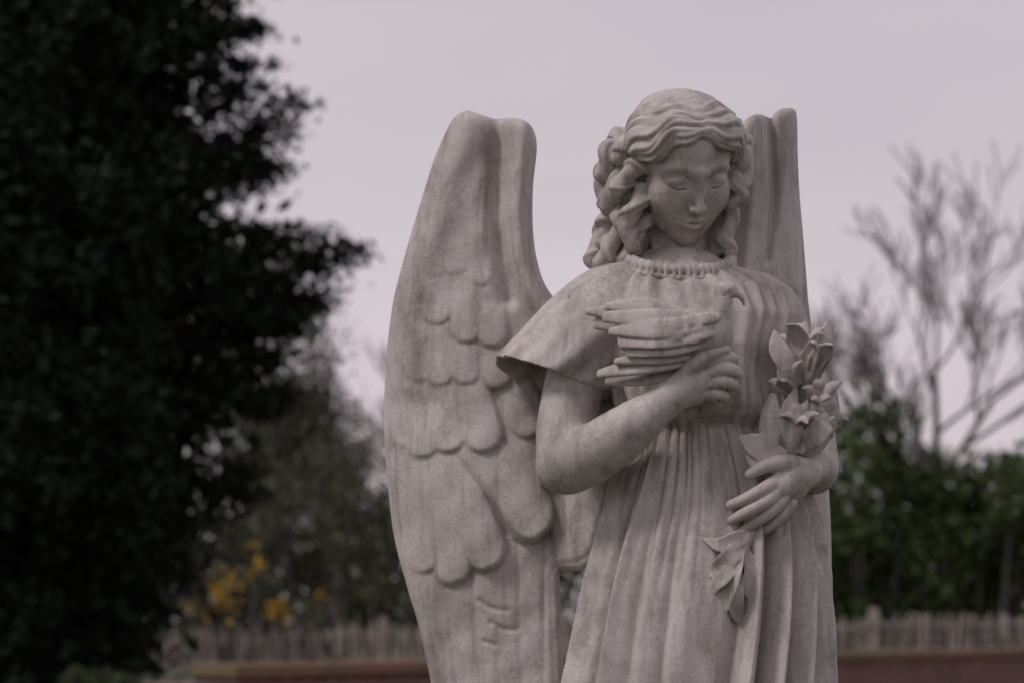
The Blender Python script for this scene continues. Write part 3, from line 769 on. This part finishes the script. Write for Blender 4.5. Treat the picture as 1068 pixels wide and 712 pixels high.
Fy=foliage_mat('yew_foliage',(.005,.009,.006),(.018,.026,.014),1.6)
yd=18.0; k18=yd/D; base=Wp(48,650,yd); base[2]=.95
yew=empty('yew_tree',tuple(base))
Ry=np.array([(-260,70),(-150,130),(-50,162),(60,178),(130,184),(200,210),(300,222),(400,222),(480,204),(560,176),(640,130),(700,102),(740,60)],float)
segs=[(base,base+[0.05,0,2.5],.2,.16),(base+[0.05,0,2.5],base+[-.05,.05,5],.16,.1),(base+[-.05,.05,5],base+[0,0,7],.1,.03)]
C=[];SZ=[]
for i in range(700):
    py=-250+985*((i+random.random())/700); Rr=np.interp(py,Ry[:,0],Ry[:,1])*k18
    a=random.uniform(0,2*math.pi); fr=math.sqrt(random.uniform(.02,1))
    rr_=Rr*fr*random.uniform(.84,1.07)-.16
    o=np.array([math.cos(a),math.sin(a),0]); z=EYE+(HY-py)*k18
    c=np.array([base[0],base[1],z])+o*max(rr_,0.05)
    inner=np.array([base[0],base[1],max(1,z-rr_*.35)]); segs.append((inner,c,.03,.008))
    inn=fr<.76
    m=120 if inn else 170; al=rng.normal(0,.24,m)[:,None]; dirv=nrm(o+[0,0,random.uniform(-.25,.45)])
    C.append(c+dirv*al+rng.normal(0,1,(m,3))*([.18,.16,.18] if inn else [.11,.11,.09])); SZ.append(np.full(m,.20 if inn else .085))
def spur(p0,p1,n,w):
    a=Wp(*p0,yd);b_=Wp(*p1,yd); segs.append((a,b_,.035,.008))
    for i in range(n):
        t=i/(n-1); c=a*(1-t)+b_*t+rng.normal(0,1,3)*[.03,.15,.05]; m=150; ww=w*(1-.6*t)
        C.append(c+rng.normal(0,1,(m,3))*[.11,ww*1.2,ww]); SZ.append(np.full(m,.08))
spur((215,175),(300,122),8,.14); spur((235,180),(284,175),5,.10); spur((240,110),(262,70),4,.08)
spur((230,300),(362,264),12,.15); spur((240,330),(330,305),8,.14); spur((240,350),(318,345),6,.12); spur((250,260),(300,245),5,.09)
spur((240,420),(292,418),5,.10); spur((235,400),(285,372),5,.1); spur((220,520),(262,500),5,.1)
spur((215,60),(248,20),5,.1); spur((210,20),(240,-20),5,.1); spur((225,330),(300,330),7,.16)
V,Q=leaves(np.vstack(C),np.concatenate(SZ),.45); mesh_obj('foliage',V,Q,Fy,yew,smooth=False)
V,Q=tubes(segs); mesh_obj('trunk_and_limbs',V,Q,BARK,yew)

def bare_tree(name,px,dist,ground,L,r,depth,seed,mat,lean=(0,0,1),leafn=0,leafmat=None,ls=.09,**kw):
    random.seed(seed); b0=Wp(px,650,dist); b0[2]=ground
    e=empty(name,tuple(b0)); segs=[];tips=[]
    grow(b0,lean,L,r,depth,segs,tips,**kw)
    V,Q=tubes(segs,4); mesh_obj('trunk_and_branches',V,Q,mat,e)
    T=np.array(tips)
    if leafn:
        idx=rng.integers(0,len(T),leafn); Cc=T[idx]+rng.normal(0,.22,(leafn,3))
        V,Q=leaves(Cc,ls,.7); mesh_obj('leaves',V,Q,leafmat,e,smooth=False)
    return e
bare_tree('bare_tree',1004,42,.95,3.1,.15,5,11,BARKL,lean=(-.05,0,1),spread=.64,up=.09,wob=.10,kids=3,shrink=.72,rmin=.011)
bare_tree('bare_tree',590,48,.95,2.6,.10,5,5,BARKL,spread=.55,up=.12,kids=3,shrink=.68,rmin=.008)
OLV=foliage_mat('olive_leaves',(.055,.060,.040),(.155,.160,.115),1.0)
bare_tree('deciduous_tree',345,40,.95,2.15,.09,5,21,BARKL,leafn=8000,leafmat=OLV,ls=.10,spread=.6,up=.12,kids=3,shrink=.68,rmin=.006)
bare_tree('deciduous_tree',425,44,.95,2.0,.08,5,31,BARKL,leafn=5000,leafmat=OLV,ls=.10,spread=.6,up=.1,kids=3,shrink=.68,rmin=.006)
bare_tree('deciduous_tree',265,46,.95,2.0,.08,5,41,BARKL,leafn=8000,leafmat=OLV,ls=.11,spread=.6,up=.1,kids=3,shrink=.68,rmin=.006)

def shrub(name,blobs,dist,mat,nper,ls,depth_r=.8,ground=.95):
    C=[];k=dist/D; segs=[]; c0=Wp(blobs[0][0],650,dist); c0[2]=ground; e=empty(name,tuple(c0))
    for (px,py,r) in blobs:
        dd=dist+random.uniform(-depth_r,depth_r); c=Wp(px,py,dd); R=r*k
        m=int(nper*(r/30.)**2); v=rng.normal(size=(m,3)); v/=np.linalg.norm(v,axis=1)[:,None]
        rad=rng.uniform(.35,1.0,m)**.6; lump=1+.28*np.sin(v[:,0]*5+px)*np.sin(v[:,2]*6+py)+.15*np.sin(v[:,1]*9)
        C.append(c+v*(rad*lump*R)[:,None]*[1,1,1])
        g=np.array([c[0]+random.uniform(-.3,.3),c[1],ground]); segs.append((g,c,.05,.012))
        for q in range(7):
            w_=nrm(rng.normal(size=3)+[0,0,.8]); segs.append((c,c+w_*R*random.uniform(.9,1.35),.014,.004))
    V,Q=leaves(np.vstack(C),ls,.65); mesh_obj('foliage',V,Q,mat,e,smooth=False)
    V,Q=tubes(segs,4); mesh_obj('stems',V,Q,BARK,e)
    return e
random.seed(3)
GRN=foliage_mat('hedge_leaves',(.020,.034,.012),(.085,.125,.042),.9)
BRN=foliage_mat('brown_leaves',(.042,.048,.028),(.14,.135,.085),.9)
bl=[]
for px in range(850,1260,22):
    top=np.interp(px,[850,880,905,940,980,1020,1060,1100,1260],[470,440,412,452,488,476,462,420,400])
    y=top+28
    while y<665: bl.append((px+random.uniform(-12,12),y+random.uniform(-8,8),random.uniform(24,38))); y+=34
shrub('evergreen_hedge',bl,38,GRN,260,.13)
bl=[]
for px in range(150,470,22):
    top=np.interp(px,[150,240,290,340,400,470],[560,510,470,490,520,540]); y=top+25
    while y<665: bl.append((px+random.uniform(-12,12),y+random.uniform(-8,8),random.uniform(20,34))); y+=36
shrub('mixed_shrubbery',bl,38,BRN,150,.12)
bl=[]
for px in range(-700,1900,46):
    for y in (565,600,640): bl.append((px+random.uniform(-20,20),y+random.uniform(-14,10),random.uniform(30,44)))
shrub('distant_hedgerow',bl,58,GRN,170,.24,2.0)
e=shrub('yellow_flowering_bush',[(215,630,20),(240,612,22),(262,622,20),(290,634,20),(268,600,14),(232,640,20),(305,645,14),(330,648,12)],33,BRN,260,.09,.3,1.0)
YEL=foliage_mat('yellow_blossom',(.36,.20,.03),(.60,.38,.05),5)
C=[]
for (px,py,r,m) in ((232,612,10,55),(243,600,8,26),(226,622,8,30),(270,588,5,26),(291,633,6,60),(284,640,5,20),(300,645,5,12),(249,607,9,22),(335,618,5,12),(263,597,6,14),(215,640,6,16),(196,636,5,12),(240,632,9,16),(262,570,5,8)):
    C.append(Wp(px,py,32.4)+rng.normal(0,1,(m,3))*r*32.4/D*.7)
V,Q=leaves(np.vstack(C),.06,.9); mesh_obj('blossom',V,Q,YEL,e,smooth=False)
shrub('low_green_bush',[(105,712,18),(125,716,16),(80,716,20),(150,722,14)],16.2,foliage_mat('bright_leaves',(.03,.05,.02),(.09,.12,.05),4),500,.05,.3,.6)

# ------------------------------------------------------------------ WORLD + LIGHT + CAMERA
w=bpy.data.worlds.new('World'); sc.world=w; w.use_nodes=True; nt=w.node_tree; L=nt.links.new
bg=nt.nodes['Background']; out=nt.nodes['World Output']
sky=nt.nodes.new('ShaderNodeTexSky'); sky.sky_type='NISHITA'; sky.sun_disc=False; sky.sun_elevation=math.radians(49); sky.sun_rotation=math.radians(-118)
L(sky.outputs[0],bg.inputs[0]); bg.inputs[1].default_value=.006
bg2=nt.nodes.new('ShaderNodeBackground')
tc=nt.nodes.new('ShaderNodeTexCoord'); sx=nt.nodes.new('ShaderNodeSeparateXYZ'); L(tc.outputs['Generated'],sx.inputs[0])
rp=ramp(nt,[(0.0,(.66,.57,.605)),(0.12,(.63,.555,.595)),(0.35,(.54,.49,.53)),(1.0,(.48,.445,.47))]); L(sx.outputs[2],rp.inputs[0])
mp=nt.nodes.new('ShaderNodeMapping'); mp.inputs['Scale'].default_value=(1.5,1.5,6); L(tc.outputs['Generated'],mp.inputs[0])
nz=NZ(nt,2.0,4); L(mp.outputs[0],nz.inputs['Vector'])
r2=ramp(nt,[(0.3,(.93,.93,.94)),(0.7,(1.05,1.04,1.04))]); L(nz.outputs['Fac'],r2.inputs[0])
c=mixc(nt,1.0,rp.outputs[0],r2.outputs[0],'MULTIPLY'); L(c,bg2.inputs[0]); bg2.inputs[1].default_value=1.0
ad=nt.nodes.new('ShaderNodeAddShader'); L(bg.outputs[0],ad.inputs[0]); L(bg2.outputs[0],ad.inputs[1]); L(ad.outputs[0],out.inputs[0])
sl=bpy.data.lights.new('sun','SUN'); sl.energy=1.4; sl.angle=math.radians(12); sl.color=(1,.94,.92)
so=bpy.data.objects.new('sun',sl); sc.collection.objects.link(so)
so.rotation_euler=Vector((0.88,0.40,-1.12)).to_track_quat('-Z','Y').to_euler()
cam=bpy.data.cameras.new('camera'); co=bpy.data.objects.new('camera',cam); sc.collection.objects.link(co); sc.camera=co
co.location=(0,-D*S,EYE); co.rotation_euler=(math.radians(90),0,0)
cam.sensor_width=36; cam.lens=D/1068*36; cam.shift_y=(HY-356)/1068; cam.clip_end=1000; cam.clip_start=.1
cam.dof.use_dof=True; cam.dof.focus_distance=D*S-.09; cam.dof.aperture_fstop=4.5
print('total',time.time()-T0)
